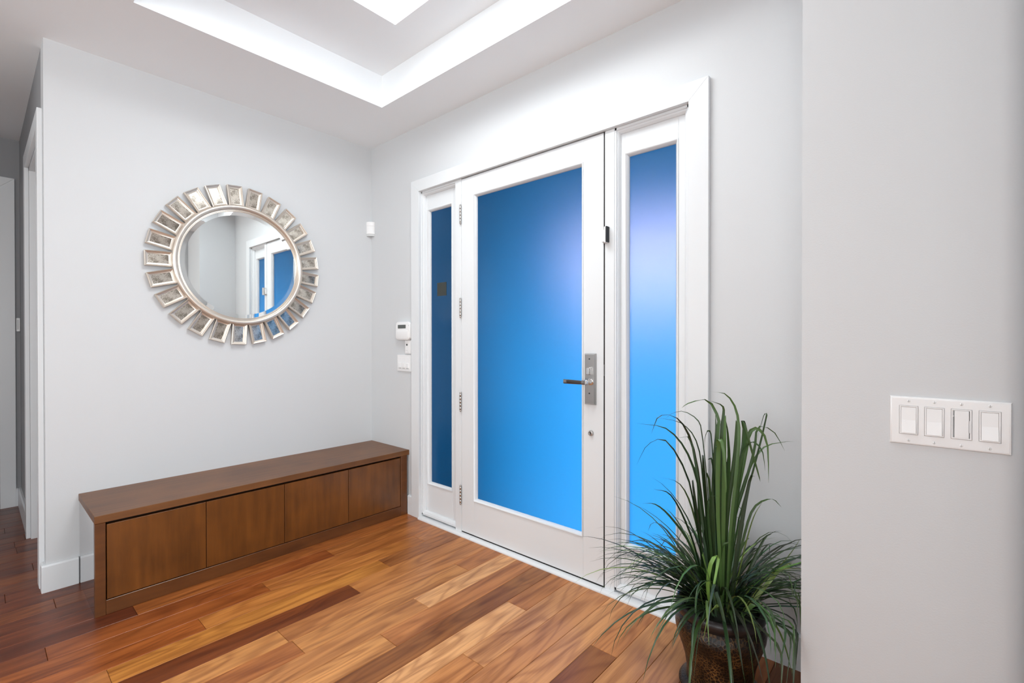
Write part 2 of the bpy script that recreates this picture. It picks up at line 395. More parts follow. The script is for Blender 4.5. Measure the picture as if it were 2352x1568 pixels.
# ------------------------------------------------------------------ floor: sub-floor plus single boards
b = MB(); b.box(X0, X1, Y0, 0.14, -0.10, -0.013)
b.box(X0, X1, Y0, -2.75, -0.013, 0.0); b.box(3.25, X1, -2.75, 0.14, -0.013, 0.0)
floor = b.build('floor', 'plank'); floor.color = (0.36, 0.17, 0.07, 1)
tag(floor, 'glossy reddish brown hardwood plank floor', 'floor', kind='structure')
PW = 0.1037; PX = 1.763
def srgb(r, g, bl):
    f = lambda c: (c / 255 / 12.92) if c / 255 <= 0.04045 else ((c / 255 + 0.055) / 1.055) ** 2.4
    return (f(r), f(g), f(bl), 1)
TONES = [srgb(168, 104, 58), srgb(178, 116, 68), srgb(150, 90, 48), srgb(186, 128, 78), srgb(160, 98, 56), srgb(172, 110, 60), srgb(140, 82, 44), srgb(192, 136, 88)]
RED = [srgb(124, 66, 36), srgb(112, 56, 30), srgb(134, 74, 38), srgb(102, 50, 28), srgb(120, 66, 38)]  # darker reds near the hall; part of the light falloff is in them
DARK = srgb(116, 60, 28); GOLD = srgb(188, 126, 62); PALE = srgb(212, 158, 112); MIDD = srgb(140, 88, 48)
# joints read from the photograph, per board row (row index k: x from PX + k*PW)
JOINTS = {-18: [-1.725], -16: [-1.59], -13: [-1.381], -12: [-1.645, -0.605], -11: [-0.957], -10: [-1.231, -0.198], -9: [-1.521, -0.488],
          -8: [-0.708], -7: [-1.058], -6: [-0.264], -5: [-0.585], -4: [-0.815], -3: [], -2: [-0.339], -1: [-0.687], 0: [], 1: [], 2: [-0.351], 3: []}
# tones by (row, board number counted from the door wall)
TMAP = {(-3, 0): MIDD, (-8, 1): DARK, (-9, 1): GOLD, (-9, 0): srgb(150, 94, 52), (-5, 0): PALE, (-2, 1): PALE, (-2, 0): srgb(172, 112, 66), (-8, 0): srgb(176, 116, 66),
        (-7, 0): srgb(180, 120, 72), (-7, 1): srgb(190, 132, 80), (-6, 0): srgb(174, 112, 66), (-6, 1): srgb(184, 126, 76), (-5, 1): srgb(182, 124, 76),
        (-4, 0): srgb(178, 116, 70), (-4, 1): srgb(196, 138, 86), (-1, 0): srgb(194, 138, 94), (-1, 1): srgb(196, 134, 84), (0, 0): srgb(186, 128, 84),
        (1, 0): srgb(200, 142, 96), (2, 0): srgb(190, 126, 78), (2, 1): srgb(142, 88, 50), (3, 0): srgb(196, 138, 92), (4, 0): srgb(192, 134, 88),
        (5, 0): srgb(186, 126, 82), (6, 0): srgb(160, 100, 62), (7, 0): srgb(128, 80, 52),
        (-10, 0): srgb(168, 108, 62), (-10, 1): srgb(182, 118, 62), (-10, 2): srgb(160, 90, 44), (-11, 0): srgb(172, 108, 58), (-11, 1): srgb(150, 84, 42),
        (-12, 0): srgb(166, 104, 56), (-12, 1): srgb(148, 82, 42), (-13, 0): srgb(160, 96, 50), (-13, 1): srgb(166, 100, 50)}
rnd = random.Random(11)
kmin = int(math.floor((XE - PX) / PW)); kmax = int(math.ceil((3.25 - PX) / PW))
for k in range(kmin, kmax):
    xa = max(PX + k * PW, XE); xb = min(PX + (k + 1) * PW, 3.25)
    js = list(JOINTS.get(k, []))
    y = -0.1 - rnd.random() * 0.9 if not js else min(js) - 0.75 - rnd.random() * 0.5
    if k not in JOINTS or not js:
        y = -0.9 - rnd.random() * 0.7 if k in JOINTS else y
    while y > -2.70:
        js.append(y); y -= 0.7 + rnd.random() * 0.6
    ys = [0.0] + sorted([j for j in js if j > -2.72], reverse=True) + [-2.75]
    for i in range(len(ys) - 1):
        y1, y0 = ys[i], ys[i + 1]
        if xb <= 0.0 and y0 >= YH: continue
        if xb <= 0.0: y1 = min(y1, YH + 0.11)
        if y1 - y0 < 0.02 or xb - xa < 0.004: continue
        g = 0.0005
        mb = MB().box(xa + g, xb - g, y0 + g, y1 - g, -0.0125, 0.0)
        c = (0.5 * (xa + xb), 0.5 * (y0 + y1), 0.0)
        o = mb.build('plank', 'plank', floor, bevel=0.0011, seg=1, origin=c)
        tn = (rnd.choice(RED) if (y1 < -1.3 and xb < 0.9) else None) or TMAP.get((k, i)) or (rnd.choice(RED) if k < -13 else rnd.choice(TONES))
        o.color = (tn[0] * 1.12, tn[1] * 1.08, tn[2] * 0.92, 1)

# ------------------------------------------------------------------ baseboards
def base_prof(d=0.015, h=0.118):
    return [(0, 0.0), (-d, 0.0), (-d, h - 0.006), (-d + 0.006, h), (0, h)]
BB = {}
b = MB(); b.prism([(y, z) for y, z in base_prof()], 'x', 0.4255, 0.4695)
tag(b.build('baseboard_front', 'trim'), 'short piece of white baseboard between bench and door casing', 'baseboard', kind='structure')
b = MB(); b.prism([(y, z) for y, z in base_prof()], 'x', 2.2665, XR)
tag(b.build('baseboard_front_right', 'trim'), 'white baseboard behind the potted grass', 'baseboard', kind='structure')
b = MB()   # mirror wall end wraps round the corner
b.prism([(-y, z) for y, z in base_prof()], 'y', YH - 0.015, -1.4995)
tag(b.build('baseboard_left', 'trim', bevel=0.0015), 'white baseboard left of the bench, at the wall corner', 'baseboard', kind='structure')
b = MB(); b.prism([(YH + y, z) for y, z in base_prof()], 'x', -0.045, -0.0005)
b.prism([(YH + y, z) for y, z in base_prof()], 'x', XE, -0.915)
tag(b.build('baseboard_hall', 'trim'), 'white baseboard along the hall wall at far left', 'baseboard', kind='structure')
b = MB(); b.prism([(XE - y, z) for y, z in base_prof()], 'y', -1.628, YH - 0.0155)
tag(b.build('baseboard_hall_end', 'trim'), 'white baseboard stub on the hall end wall', 'baseboard', kind='structure')
b = MB(); b.prism([(YS + y, z) for y, z in base_prof(h=0.118)], 'x', XR - 0.015, 3.0)
tag(b.build('baseboard_right', 'trim'), 'white baseboard under the switch plate wall', 'baseboard', kind='structure')

# ------------------------------------------------------------------ hall opening casing, hall end door
t = empty('trim_3', (HX0, YH, 0)); tag(t, 'white door casing and jamb of the hall opening at far left', 'door casing', kind='structure')
cw = 0.075
for nm, poly in (('casing_board', [(HX1, 0), (HX1 + cw, 0), (HX1 + cw, HZ + cw), (HX1, HZ)]),
                 ('casing_board', [(HX0 - cw, 0), (HX0, 0), (HX0, HZ), (HX0 - cw, HZ + cw)]),
                 ('casing_head', [(HX0 - cw, HZ + cw), (HX0, HZ), (HX1, HZ), (HX1 + cw, HZ + cw)])):
    child(MB().prism(poly, 'y', YH - 0.018, YH).build(nm, 'trim', None, 0.002), t)
child(MB().box(HX0, HX0 + 0.018, YH, YH + 0.115, 0, HZ).build('jamb', 'trim'), t)
child(MB().box(HX1 - 0.01, HX1, YH, YH + 0.115, 0, HZ).build('jamb', 'trim'), t)
child(MB().box(HX0, HX1, YH, YH + 0.115, HZ - 0.018, HZ).build('head_jamb', 'trim'), t)
d2 = empty('door_2', (HX0, YH + 0.08, 0)); tag(d2, 'white inner door closed inside the hall opening', 'door', kind='structure')
child(MB().box(HX0 + 0.019, HX1 - 0.011, YH + 0.075, YH + 0.110, 0.006, HZ - 0.02).build('door_slab', 'trim', None, 0.002), d2)
child(MB().lathe([(0.011, 0), (0.011, -0.03), (0.027, -0.036), (0.029, -0.05), (0.018, -0.062), (0.004, -0.065)], 16, (HX1 - 0.07, YH + 0.075, 0.95), 'y').build('door_knob', 'nickel', None, smooth=True), d2)
t4 = empty('trim_4', (XE, -2.1, 0)); tag(t4, 'white door casing on the hall end wall at the left edge', 'door casing', kind='structure')
DY0, DY1 = -2.46, -1.70
for nm, poly in (('casing_board', [(DY1, 0), (DY1 + 0.072, 0), (DY1 + 0.072, 2.145), (DY1, 2.073)]),
                 ('casing_board', [(DY0 - 0.072, 0), (DY0, 0), (DY0, 2.073), (DY0 - 0.072, 2.145)]),
                 ('casing_head', [(DY0 - 0.072, 2.145), (DY0, 2.073), (DY1, 2.073), (DY1 + 0.072, 2.145)])):
    child(MB().prism(poly, 'x', XE, XE + 0.018).build(nm, 'trim', None, 0.002), t4)
d3 = empty('door_3', (XE, -2.1, 0)); tag(d3, 'white flush door in the hall end wall, mostly out of view', 'door', kind='structure')
child(MB().box(XE + 0.0005, XE + 0.012, DY0 + 0.002, DY1 - 0.002, 0.006, 2.071).build('door_slab', 'trim', None, 0.002), d3)
th = empty('thermostat', (XE, -1.609, 1.19)); tag(th, 'small white control box high on the dim hall end wall', 'thermostat')
child(MB().box(XE + 0.0003, XE + 0.022, -1.624, YH - 0.001, 1.147, 1.236).build('box_body', 'plastic', None, 0.003), th)
child(MB().box(XE + 0.022, XE + 0.0235, -1.620, -1.6135, 1.16, 1.225).build('box_cover', 'plastic_g', None, 0.0005), th)

# ------------------------------------------------------------------ entrance: casing, frame
CX0, CX1, CZ = 0.470, 2.266, 2.066
IX0, IX1, IZ = 0.545, 2.191, 1.995
t1 = empty('trim_1', (1.364, 0, 0)); tag(t1, 'wide white flat casing framing the entrance door and sidelights', 'door casing', kind='structure')
for nm, poly in (('casing_board', [(CX0, 0), (IX0, 0), (IX0, IZ), (CX0, CZ)]), ('casing_board', [(IX1, 0), (CX1, 0), (CX1, CZ), (IX1, IZ)]),
                 ('casing_head', [(CX0, CZ), (IX0, IZ), (IX1, IZ), (CX1, CZ)])):
    child(MB().prism(poly, 'y', -0.019, -0.0003).build(nm, 'trim', None, 0.0014, 2), t1)
t2 = empty('trim_2', (1.364, 0.07, 0)); tag(t2, 'white door frame posts, head and sill moulding of the entrance', 'door frame', kind='structure')
PA0, PA1, PB0, PB1 = 0.856, 0.905, 1.8215, 1.868      # posts between sidelights and door
for x0, x1 in ((OX0, IX0), (IX1, OX1), (PA0, PA1), (PB0, PB1)):
    child(MB().box(x0, x1, 0.0, 0.14, 0.0, IZ if x0 in (PA0, PB0) else OZ).build('post', 'trim', None, 0.0015, 1), t2)
child(MB().box(IX0, IX1, 0.0, 0.14, IZ + 0.0003, OZ).build('frame_head', 'trim'), t2)
child(MB().box(IX0, IX1, 0.0003, 0.14, 0.0, 0.012).build('threshold', 'trim'), t2)
def qround(x0, x1):
    p = [(0.0, 0.0), (-0.030, 0.0), (-0.030, 0.004)] + [(-0.030 + 0.018 * (1 - cos(a)), 0.004 + 0.009 * sin(a)) for a in [pi / 2 * i / 5 for i in range(1, 6)]] + [(0.0, 0.013)]
    return MB().prism(p, 'x', x0, x1)
child(smooth_auto(qround(IX0 + 0.0005, 1.000).build('sill_moulding', 'trim')), t2)
child(smooth_auto(qround(1.0016, IX1 - 0.0005).build('sill_moulding', 'trim')), t2)
# black strips standing in for the darkness in the gaps round the door leaf
child(MB().box(PA1, PB0, 0.030, 0.045, 0.012, 0.03).build('dark_gap_strip', 'gap'), t2)
child(MB().box(1.8154, PB0 - 0.0002, 0.0025, 0.044, 0.02, IZ - 0.001).build('dark_gap_strip', 'gap'), t2)
child(MB().box(0.909, 1.8165, 0.0015, 0.044, 0.0125, 0.0189).build('dark_gap_strip', 'gap'), t2)

# stops: small mouldings where the sidelights meet frame
def stops(parent, x0, x1, z0, z1, left, right):
    prof = lambda w: [(0, 0.004), (w * 0.45, 0.004), (w * 0.5, 0.010), (w * 0.75, 0.012), (w, 0.022), (w, 0.030), (0, 0.030)]
    if left: child(MB().prism([(x0 + a, y) for a, y in prof(0.016)], 'z', z0, z1).build('stop_moulding', 'trim'), parent)
    if right: child(MB().prism([(x1 - a, y) for a, y in prof(0.028)], 'z', z0, z1).build('stop_moulding', 'trim'), parent)
    child(MB().prism([(y, z1 - a) for a, y in prof(0.022)], 'x', x0, x1).build('stop_moulding', 'trim'), parent)
    child(MB().prism([(y, z0 + a) for a, y in prof(0.022)], 'x', x0, x1).build('stop_moulding', 'trim'), parent)

BEAD = lambda y: [(0.0, y + 0.020), (0.013, y + 0.020), (0.013, y - 0.003), (0.010, y - 0.005), (0.007, y - 0.003), (0.004, y + 0.004), (0.0, y + 0.008)]
def panel(name_parent, x0, x1, z0, z1, gx0, gx1, gz0, gz1, y0, y1):
    """stiles, rails, glazing beads and frosted pane"""
    P = name_parent
    for a, c in ((x0, gx0), (gx1, x1)):
        child(MB().box(a, c, y0, y1, z0, z1).build('stile', 'trim', None, 0.0012, 1), P)
    child(MB().box(gx0, gx1, y0, y1, z0, gz0).build('bottom_rail', 'trim', None, 0.0006, 1), P)
    child(MB().box(gx0, gx1, y0, y1, gz1, z1).build('top_rail', 'trim', None, 0.0006, 1), P)
    bd = 0.0
    child(smooth_auto(MB().frame(gx0 + 0.013, gx1 - 0.013, gz0 + 0.013, gz1 - 0.013, [(o, y) for o, y in BEAD(y0)]).build('glazing_bead', 'trim'), 0.9), P)
    g = child(MB().box(gx0 + 0.001, gx1 - 0.001, y0 + 0.020, y0 + 0.026, gz0 + 0.001, gz1 - 0.001).build('glass_pane', 'frost'), P)
    g['label'] = 'blue frosted glass pane'
    return g

# sidelights
w1 = empty('window_1', (0.70, 0.03, 0)); tag(w1, 'narrow blue frosted sidelight on the hinge side, nearer the mirror', 'sidelight', kind='structure')
panel(w1, IX0, PA0, 0.022, IZ, 0.572, 0.800, 0.207, 1.888, 0.030, 0.075)
stops(w1, IX0, PA0, 0.022, IZ, True, False)
w2 = empty('window_2', (2.03, 0.03, 0)); tag(w2, 'narrow blue frosted sidelight on the handle side, behind the grass', 'sidelight', kind='structure')
panel(w2, PB1, IX1, 0.022, IZ, 1.902, 2.134, 0.207, 1.888, 0.030, 0.075)
stops(w2, PB1, IX1, 0.022, IZ, True, True)

# door leaf
d1 = empty('door_1', (0.907, 0.0, 0)); tag(d1, 'white entrance door with one large blue frosted glass pane', 'door', kind='structure')
panel(d1, 0.9075, 1.8153, 0.019, IZ - 0.005, 1.006, 1.712, 0.205, 1.889, 0.0, 0.044)

# hinges: leaf, knuckles, finial
for zc in (1.796, 1.272, 0.746, 0.223):
    h = MB().box(0.8975, 0.9065, -0.0022, -0.0002, zc - 0.047, zc + 0.047).build('hinge', 'hinge', None, 0.0004, 1); child(h, d1)
    for i in range(5):
        z0 = zc - 0.047 + i * 0.0188
        k = MB().lathe([(0.0048, z0 + 0.0006), (0.0056, z0 + 0.0012), (0.0056, z0 + 0.0176), (0.0048, z0 + 0.0182)], 12, (0.9068, -0.0075, 0)).build('knuckle', 'hinge', None, smooth=True)
        k.parent = h; k.matrix_parent_inverse = Matrix.Translation(d1.location).inverted() if False else h.matrix_world.inverted()
    k = MB().lathe([(0.004, zc + 0.047), (0.0062, zc + 0.049), (0.004, zc + 0.054), (0.001, zc + 0.056)], 12, (0.9068, -0.0075, 0)).build('finial', 'hinge', None, smooth=True); k.parent = h
    k = MB().lathe([(0.001, zc - 0.058), (0.004, zc - 0.055), (0.0062, zc - 0.050), (0.004, zc - 0.047)], 12, (0.9068, -0.0075, 0)).build('finial', 'hinge', None, smooth=True); k.parent = h
bpy.context.view_layer.update()

# lock set
def sub(o, p):
    o.parent = p; return o
lp = child(MB().add(*(lambda x0, x1, z0, z1, i, y: ([(x0, 0, z0), (x1, 0, z0), (x1, 0, z1), (x0, 0, z1), (x0, -0.006, z0), (x1, -0.006, z0), (x1, -0.006, z1), (x0, -0.006, z1),
        (x0 + i, y, z0 + i), (x1 - i, y, z0 + i), (x1 - i, y, z1 - i), (x0 + i, y, z1 - i)],
        [(0, 1, 5, 4), (1, 2, 6, 5), (2, 3, 7, 6), (3, 0, 4, 7), (4, 5, 9, 8), (5, 6, 10, 9), (6, 7, 11, 10), (7, 4, 8, 11), (8, 9, 10, 11), (3, 2, 1, 0)]))(1.7235, 1.7805, 0.806, 1.032, 0.006, -0.013)).build('lock_plate', 'nickel'), d1)
lp['label'] = 'tall satin metal lock plate'
sub(MB().lathe([(0.0032, -0.0145), (0.0032, -0.012)], 10, (1.752, 0, 1.008), 'y').build('screw', 'rubber'), lp)
sub(MB().lathe([(0.0032, -0.0145), (0.0032, -0.012)], 10, (1.752, 0, 0.856), 'y').build('screw', 'rubber'), lp)
sub(MB().box(1.7455, 1.7645, -0.020, -0.013, 0.938, 0.972).build('turn_base', 'chrome', None, 0.002), lp)
sub(MB().box(1.7515, 1.7585, -0.040, -0.018, 0.940, 0.970).build('thumb_turn', 'chrome', None, 0.002), lp)
lev = sub(MB().lathe([(0.0150, -0.013), (0.0150, -0.019), (0.0105, -0.022), (0.0095, -0.046), (0.011, -0.050), (0.011, -0.058), (0.009, -0.061), (0.002, -0.0615)], 20, (1.760, 0, 0.908), 'y').build('lever_handle', 'chrome'), lp)
smooth_auto(lev, 0.6)
# flat lever bar, slightly thinner toward the tip
vs = []
for x, hz, y0, y1 in ((1.766, 0.0095, -0.0605, -0.0475), (1.735, 0.0085, -0.060, -0.050), (1.690, 0.0095, -0.059, -0.0515), (1.642, 0.0100, -0.058, -0.0510)):
    vs += [(x, y0, 0.906 - hz), (x, y1, 0.906 - hz), (x, y1, 0.906 + hz), (x, y0, 0.906 + hz)]
fs = [(0, 1, 2, 3), (15, 14, 13, 12)]
for i in range(3):
    for j in range(4): fs.append((i * 4 + j, (i + 1) * 4 + j, (i + 1) * 4 + (j + 1) % 4, i * 4 + (j + 1) % 4))
sub(smooth_auto(MB().add(vs, fs).build('lever_bar', simple('chrome_dark_reflection', (0.30, 0.27, 0.25), 0.10, 1.0), None, 0.003, 3), 0.6), lp)  # dark floor reflection painted into the chrome colour
kh = child(smooth_auto(MB().lathe([(0.0125, 0.0), (0.0125, -0.004), (0.0105, -0.009), (0.0080, -0.010), (0.0078, -0.007), (0.002, -0.007)], 20, (1.754, 0, 0.679), 'y').build('lock_cylinder', 'nickel'), 0.6), d1)
sub(MB().box(1.7528, 1.7552, -0.0085, -0.0068, 0.674, 0.684).build('key_slot', 'rubber'), kh)
# latch strike in the gap
child(MB().box(1.8166, 1.8192, -0.0012, 0.0022, 0.935, 0.985).build('strike_plate', 'nickel'), t2)

# security door guard on the right hand post
g = empty('door_guard', (1.84, 0, 1.54)); tag(g, 'small white swing-bar door guard with black pad on the door edge', 'door guard')
child(MB().box(1.8235, 1.8480, -0.006, -0.0003, 1.508, 1.576).build('base_plate', 'plastic', None, 0.001), g)
child(MB().box(1.8110, 1.8260, -0.012, -0.0005, 1.516, 1.568).build('leaf', 'plastic', None, 0.0015), g)
for z in (1.509, 1.566):
    child(MB().lathe([(0.0045, z), (0.0045, z + 0.009)], 12, (1.8285, -0.012, 0)).build('knuckle', 'nickel', None, smooth=True), g)
child(MB().lathe([(0.0035, 1.508), (0.0035, 1.577)], 12, (1.8285, -0.012, 0)).build('hinge_pin', 'nickel', None, smooth=True), g)
child(MB().box(1.8345, 1.8420, -0.030, -0.005, 1.508, 1.576).build('swing_arm', 'plastic', None, 0.0015), g)
child(MB().box(1.8422, 1.8480, -0.0305, -0.0065, 1.510, 1.577).build('pad', 'rubber', None, 0.001), g)

# sticker on the left sidelight glass
s = MB().box(0.640, 0.724, 0.0480, 0.0495, 1.356, 1.436).build('window_sticker', simple('sticker_paper', (0.028, 0.034, 0.030), 0.6))
tag(s, 'small dark square sticker on the narrow hinge-side sidelight', 'sticker')

# ------------------------------------------------------------------ wall devices beside the door
k = empty('alarm_keypad', (0.38, 0, 1.15)); tag(k, 'white rounded alarm keypad with grey display beside the door casing', 'keypad')
def rrect(x0, x1, z0, z1, r, n=5):
    pts = []
    for cx, cz, a0 in ((x1 - r, z0 + r, -90), (x1 - r, z1 - r, 0), (x0 + r, z1 - r, 90), (x0 + r, z0 + r, 180)):
        for i in range(n + 1):
            a = radians(a0 + 90 * i / n); pts.append((cx + r * cos(a), cz + r * sin(a)))
    return pts
child(smooth_auto(MB().prism(rrect(0.318, 0.462, 1.090, 1.205, 0.024), 'y', -0.028, -0.0003).build('keypad_body', 'plastic', None, 0.004, 2)), k)
child(MB().prism(rrect(0.345, 0.427, 1.163, 1.186, 0.002), 'y', -0.0288, -0.0282).build('display', 'lcd'), k)
child(smooth_auto(MB().prism(rrect(0.326, 0.452, 1.096, 1.152, 0.014), 'y', -0.031, -0.0278).build('keypad_flap', 'plastic', None, 0.0012, 2)), k)
child(MB().box(0.4565, 0.4575, -0.0285, -0.028, 1.178, 1.184).build('status_light', 'lcd'), k)
k = empty('intercom_panel', (0.425, 0, 1.045)); tag(k, 'slim white button panel just below the alarm keypad', 'intercom')
child(MB().box(0.394, 0.4530, -0.010, -0.0003, 1.003, 1.0885).build('panel_plate', 'plastic', None, 0.002), k)
child(MB().box(0.400, 0.438, -0.0125, -0.0098, 1.010, 1.082).build('panel_face', 'plastic', None, 0.001), k)
child(MB().box(0.4105, 0.4255, -0.0135, -0.0123, 1.055, 1.066).build('button', 'lcd', None, 0.0004), k)
child(MB().prism([(0.406, 1.0195), (0.4105, 1.0235), (0.419, 1.0235), (0.4325, 1.0185), (0.4325, 1.020), (0.419, 1.0255), (0.4105, 1.0255)], 'y', -0.0130, -0.0124).build('logo_mark', 'plastic_g'), k)
k = empty('slide_switch_plate', (0.38, 0, 0.945)); tag(k, 'square white plate with three slide switches below the keypad', 'light switch')
child(MB().box(0.309, 0.4505, -0.008, -0.0003, 0.892, 0.9955).build('wall_plate', 'plastic', None, 0.002), k)
for i in range(3):
    x = 0.326 + i * 0.0385
    c = child(MB().box(x, x + 0.030, -0.0088, -0.0078, 0.908, 0.980).build('switch_slot', 'plastic', None, 0.0004, 1), k)
    sub(MB().box(x + 0.002, x + 0.028, -0.0155, -0.0086, 0.914, 0.944).build('slider', 'plastic', None, 0.001), c)
    sub(MB().box(x + 0.002, x + 0.028, -0.0096, -0.0086, 0.9085, 0.9135).build('indicator', 'plastic_g'), c)

# motion detector in the corner (faces the room diagonally)
ms = empty('motion_detector', (0.0, 0.0, 1.845)); tag(ms, 'small white motion detector high in the wall corner', 'motion detector')
def corner_prof(w, d, n=8):
    # plan outline: a wedge filling the corner with a bulged front; axes e along the diagonal, t across
    e = Vector((0.7071, -0.7071)); t = Vector((0.7071, 0.7071))
    pts = [Vector((0.0005, -0.0005))]
    pts.append(Vector((0.0005, -0.0005)) + Vector((0, -1)) * w * 0.7071)
    for i in range(n + 1):
        u = -1 + 2 * i / n
        pts.append(e * (w * 0.5 + d * math.sqrt(max(0, 1 - u * u * 0.55)) - d * 0.67 + 0.0012) + t * (u * w * 0.5))
    pts.append(Vector((0.0005, -0.0005)) + Vector((1, 0)) * w * 0.7071)
    return [(p.x, p.y) for p in pts]
child(smooth_auto(MB().prism(corner_prof(0.056, 0.030), 'z', 1.866, 1.893).build('upper_shell', 'plastic', None, 0.0008, 1), 0.5), ms)
child(smooth_auto(MB().prism(corner_prof(0.0555, 0.028), 'z', 1.812, 1.8655).build('lower_shell', 'plastic', None, 0.0008, 1), 0.5), ms)
child(smooth_auto(MB().prism(corner_prof(0.054, 0.0315), 'z', 1.828, 1.862).build('sensor_lens', 'plastic', None, 0.0006, 1), 0.5), ms)
child(smooth_auto(MB().prism(corner_prof(0.054, 0.022), 'z', 1.797, 1.8118).build('look_down_window', 'plastic_g', None, 0.0015, 1), 0.5), ms)

# ------------------------------------------------------------------ four gang switch plate on the near wall
k = empty('rocker_switch_plate', (2.908, YS, 0.90)); tag(k, 'wide white four-gang switch plate on the near right wall', 'light switch')
yp = YS
pl = MB()
x0, x1, z0, z1 = 2.8045, 3.0115, 0.8435, 0.9575
ins = 0.0045; y1_, y2_ = yp - 0.0025, yp - 0.0062
# plate with four openings: a grid of cells
holes = [(2.8225 + 0.0458 * i, 2.8225 + 0.0458 * i + 0.0352) for i in range(4)]
hz0, hz1 = 0.8675, 0.9365
xs = [x0 + ins]; 
for a, c in holes: xs += [a, c]
xs.append(x1 - ins)
for i in range(len(xs) - 1):
    if i % 2 == 0: pl.box(xs[i], xs[i + 1], y2_, yp - 0.0004, z0 + ins, z1 - ins)
    else:
        pl.box(xs[i], xs[i + 1], y2_, yp - 0.0004, z0 + ins, hz0); pl.box(xs[i], xs[i + 1], y2_, yp - 0.0004, hz1, z1 - ins)
pl.frame(x0 + ins, x1 - ins, z0 + ins, z1 - ins, [(0, yp - 0.0004), (ins, yp - 0.0004), (ins, y1_), (ins * 0.6, y2_ + 0.0010), (0, y2_)])
child(smooth_auto(pl.build('wall_plate', 'plastic'), 0.6), k)
for i, (a, c) in enumerate(holes):
    g_ = 0.0006
    bez = child(MB().frame(a + 0.0036, c - 0.0036, hz0 + 0.0036, hz1 - 0.0036, [(0, yp - 0.001), (0.0030, yp - 0.001), (0.0030, y2_ - 0.0006), (0.0022, y2_ - 0.0013), (0, y2_ - 0.0008)]).build('switch_bezel', 'plastic'), k)
    child(MB().box(a + 0.0002, c - 0.0002, yp - 0.0016, yp - 0.0005, hz0 + 0.0002, hz1 - 0.0002).build('switch_body', 'plastic_g'), k)
    ra, rc, rz0, rz1 = a + 0.0040, c - 0.0040, hz0 + 0.0040, hz1 - 0.0040; zm = 0.5 * (rz0 + rz1)
    if i != 2:
        prof = [(yp - 0.002, rz0), (y2_ - 0.0052, rz0), (y2_ - 0.0016, zm), (y2_ - 0.0008, rz1), (yp - 0.002, rz1)]
        child(MB().prism(prof, 'x', ra, rc).build('rocker', 'plastic', None, 0.0005, 2), k)
    else:
        dm = child(MB().box(ra + 0.0022, rc - 0.0012, y2_ - 0.0020, yp - 0.002, rz0 - 0.0005, rz1).build('dimmer_paddle', 'plastic', None, 0.0005), k)
        dm['label'] = 'flat dimmer paddle'
        child(MB().box(rc - 0.0006, rc + 0.0012, y2_ - 0.0026, yp - 0.002, rz0 + 0.012, rz0 + 0.040).build('dimmer_slide', 'plastic', None, 0.0004, 1), k)
        for j in range(6):
            child(MB().box(a + 0.0038, a + 0.0050, y2_ - 0.0010, yp - 0.0015, rz0 + 0.020 + j * 0.0046, rz0 + 0.0212 + j * 0.0046).build('level_light', 'plastic_g'), k)
        child(MB().box(a + 0.0034, a + 0.0054, y2_ - 0.0016, yp - 0.0015, rz0 + 0.0475, rz0 + 0.0495).build('level_light_lit', 'plastic'), k)
    xm = 0.5 * (a + c)
    for z in (0.8535, 0.9475):
        sc = child(MB().lathe([(0.0030, y2_ + 0.0006), (0.0030, y2_ - 0.0005), (0.0018, y2_ - 0.0011), (0.0003, y2_ - 0.0012)], 14, (xm, 0, z), 'y').build('screw', 'plastic', None, smooth=True), k)
        sub(MB().box(xm - 0.0003, xm + 0.0003, y2_ - 0.00125, y2_ - 0.0005, z - 0.0026, z + 0.0026).build('screw_slot', 'lcd'), sc)

# ------------------------------------------------------------------ bench
bn = empty('storage_bench', (0.21, -0.75, 0)); tag(bn, 'long low dark brown wooden bench with four flat doors', 'bench')
BY0, BY1 = -1.499, -0.0008; BF = 0.424
child(MB().box(0.0008, BF + 0.001, BY0, BY1, 0.3695, 0.400).build('bench_top', 'bench_top', None, 0.0016, 2), bn)
child(MB().box(BF - 0.022, BF - 0.001, BY0 + 0.001, -1.465, 0.0, 0.369).build('corner_post', 'bench_rail', None, 0.001, 1), bn)
child(MB().box(BF - 0.022, BF - 0.001, -0.0625, -0.0165, 0.0, 0.369).build('corner_post', 'bench_rail', None, 0.001, 1), bn)
child(MB().box(BF - 0.022, BF - 0.001, -1.4645, -0.063, 0.0, 0.0575).build('bottom_rail', 'bench_rail', None, 0.0012, 1), bn)
ep = child(MB().box(0.0162, BF - 0.023, BY0 + 0.001, BY0 + 0.012, 0.0, 0.369).build('end_panel', 'endpanel'), bn)
ep['label'] = 'glossy reflecting end panel'
child(MB().box(0.0162, BF - 0.046, BY0 + 0.014, -0.0165, 0.0, 0.362).build('carcass', 'bench_dark'), bn)
dy = [-1.4625, -1.1150, -0.7675, -0.4140, -0.0645]
for i in range(4):
    child(MB().box(BF - 0.0225, BF - 0.0035, dy[i] + 0.0012, dy[i + 1] - 0.0012, 0.0605, 0.3585).build('bench_door', 'bench_door', None, 0.0010, 1, origin=(BF - 0.01, 0.5 * (dy[i] + dy[i + 1]), 0.21)), bn)

# ------------------------------------------------------------------ sunburst mirror
MC = (0.0, -0.8245, 1.503)
sm = empty('sunburst_mirror', MC); tag(sm, 'round wall mirror ringed by small champagne framed mirror tiles', 'mirror')
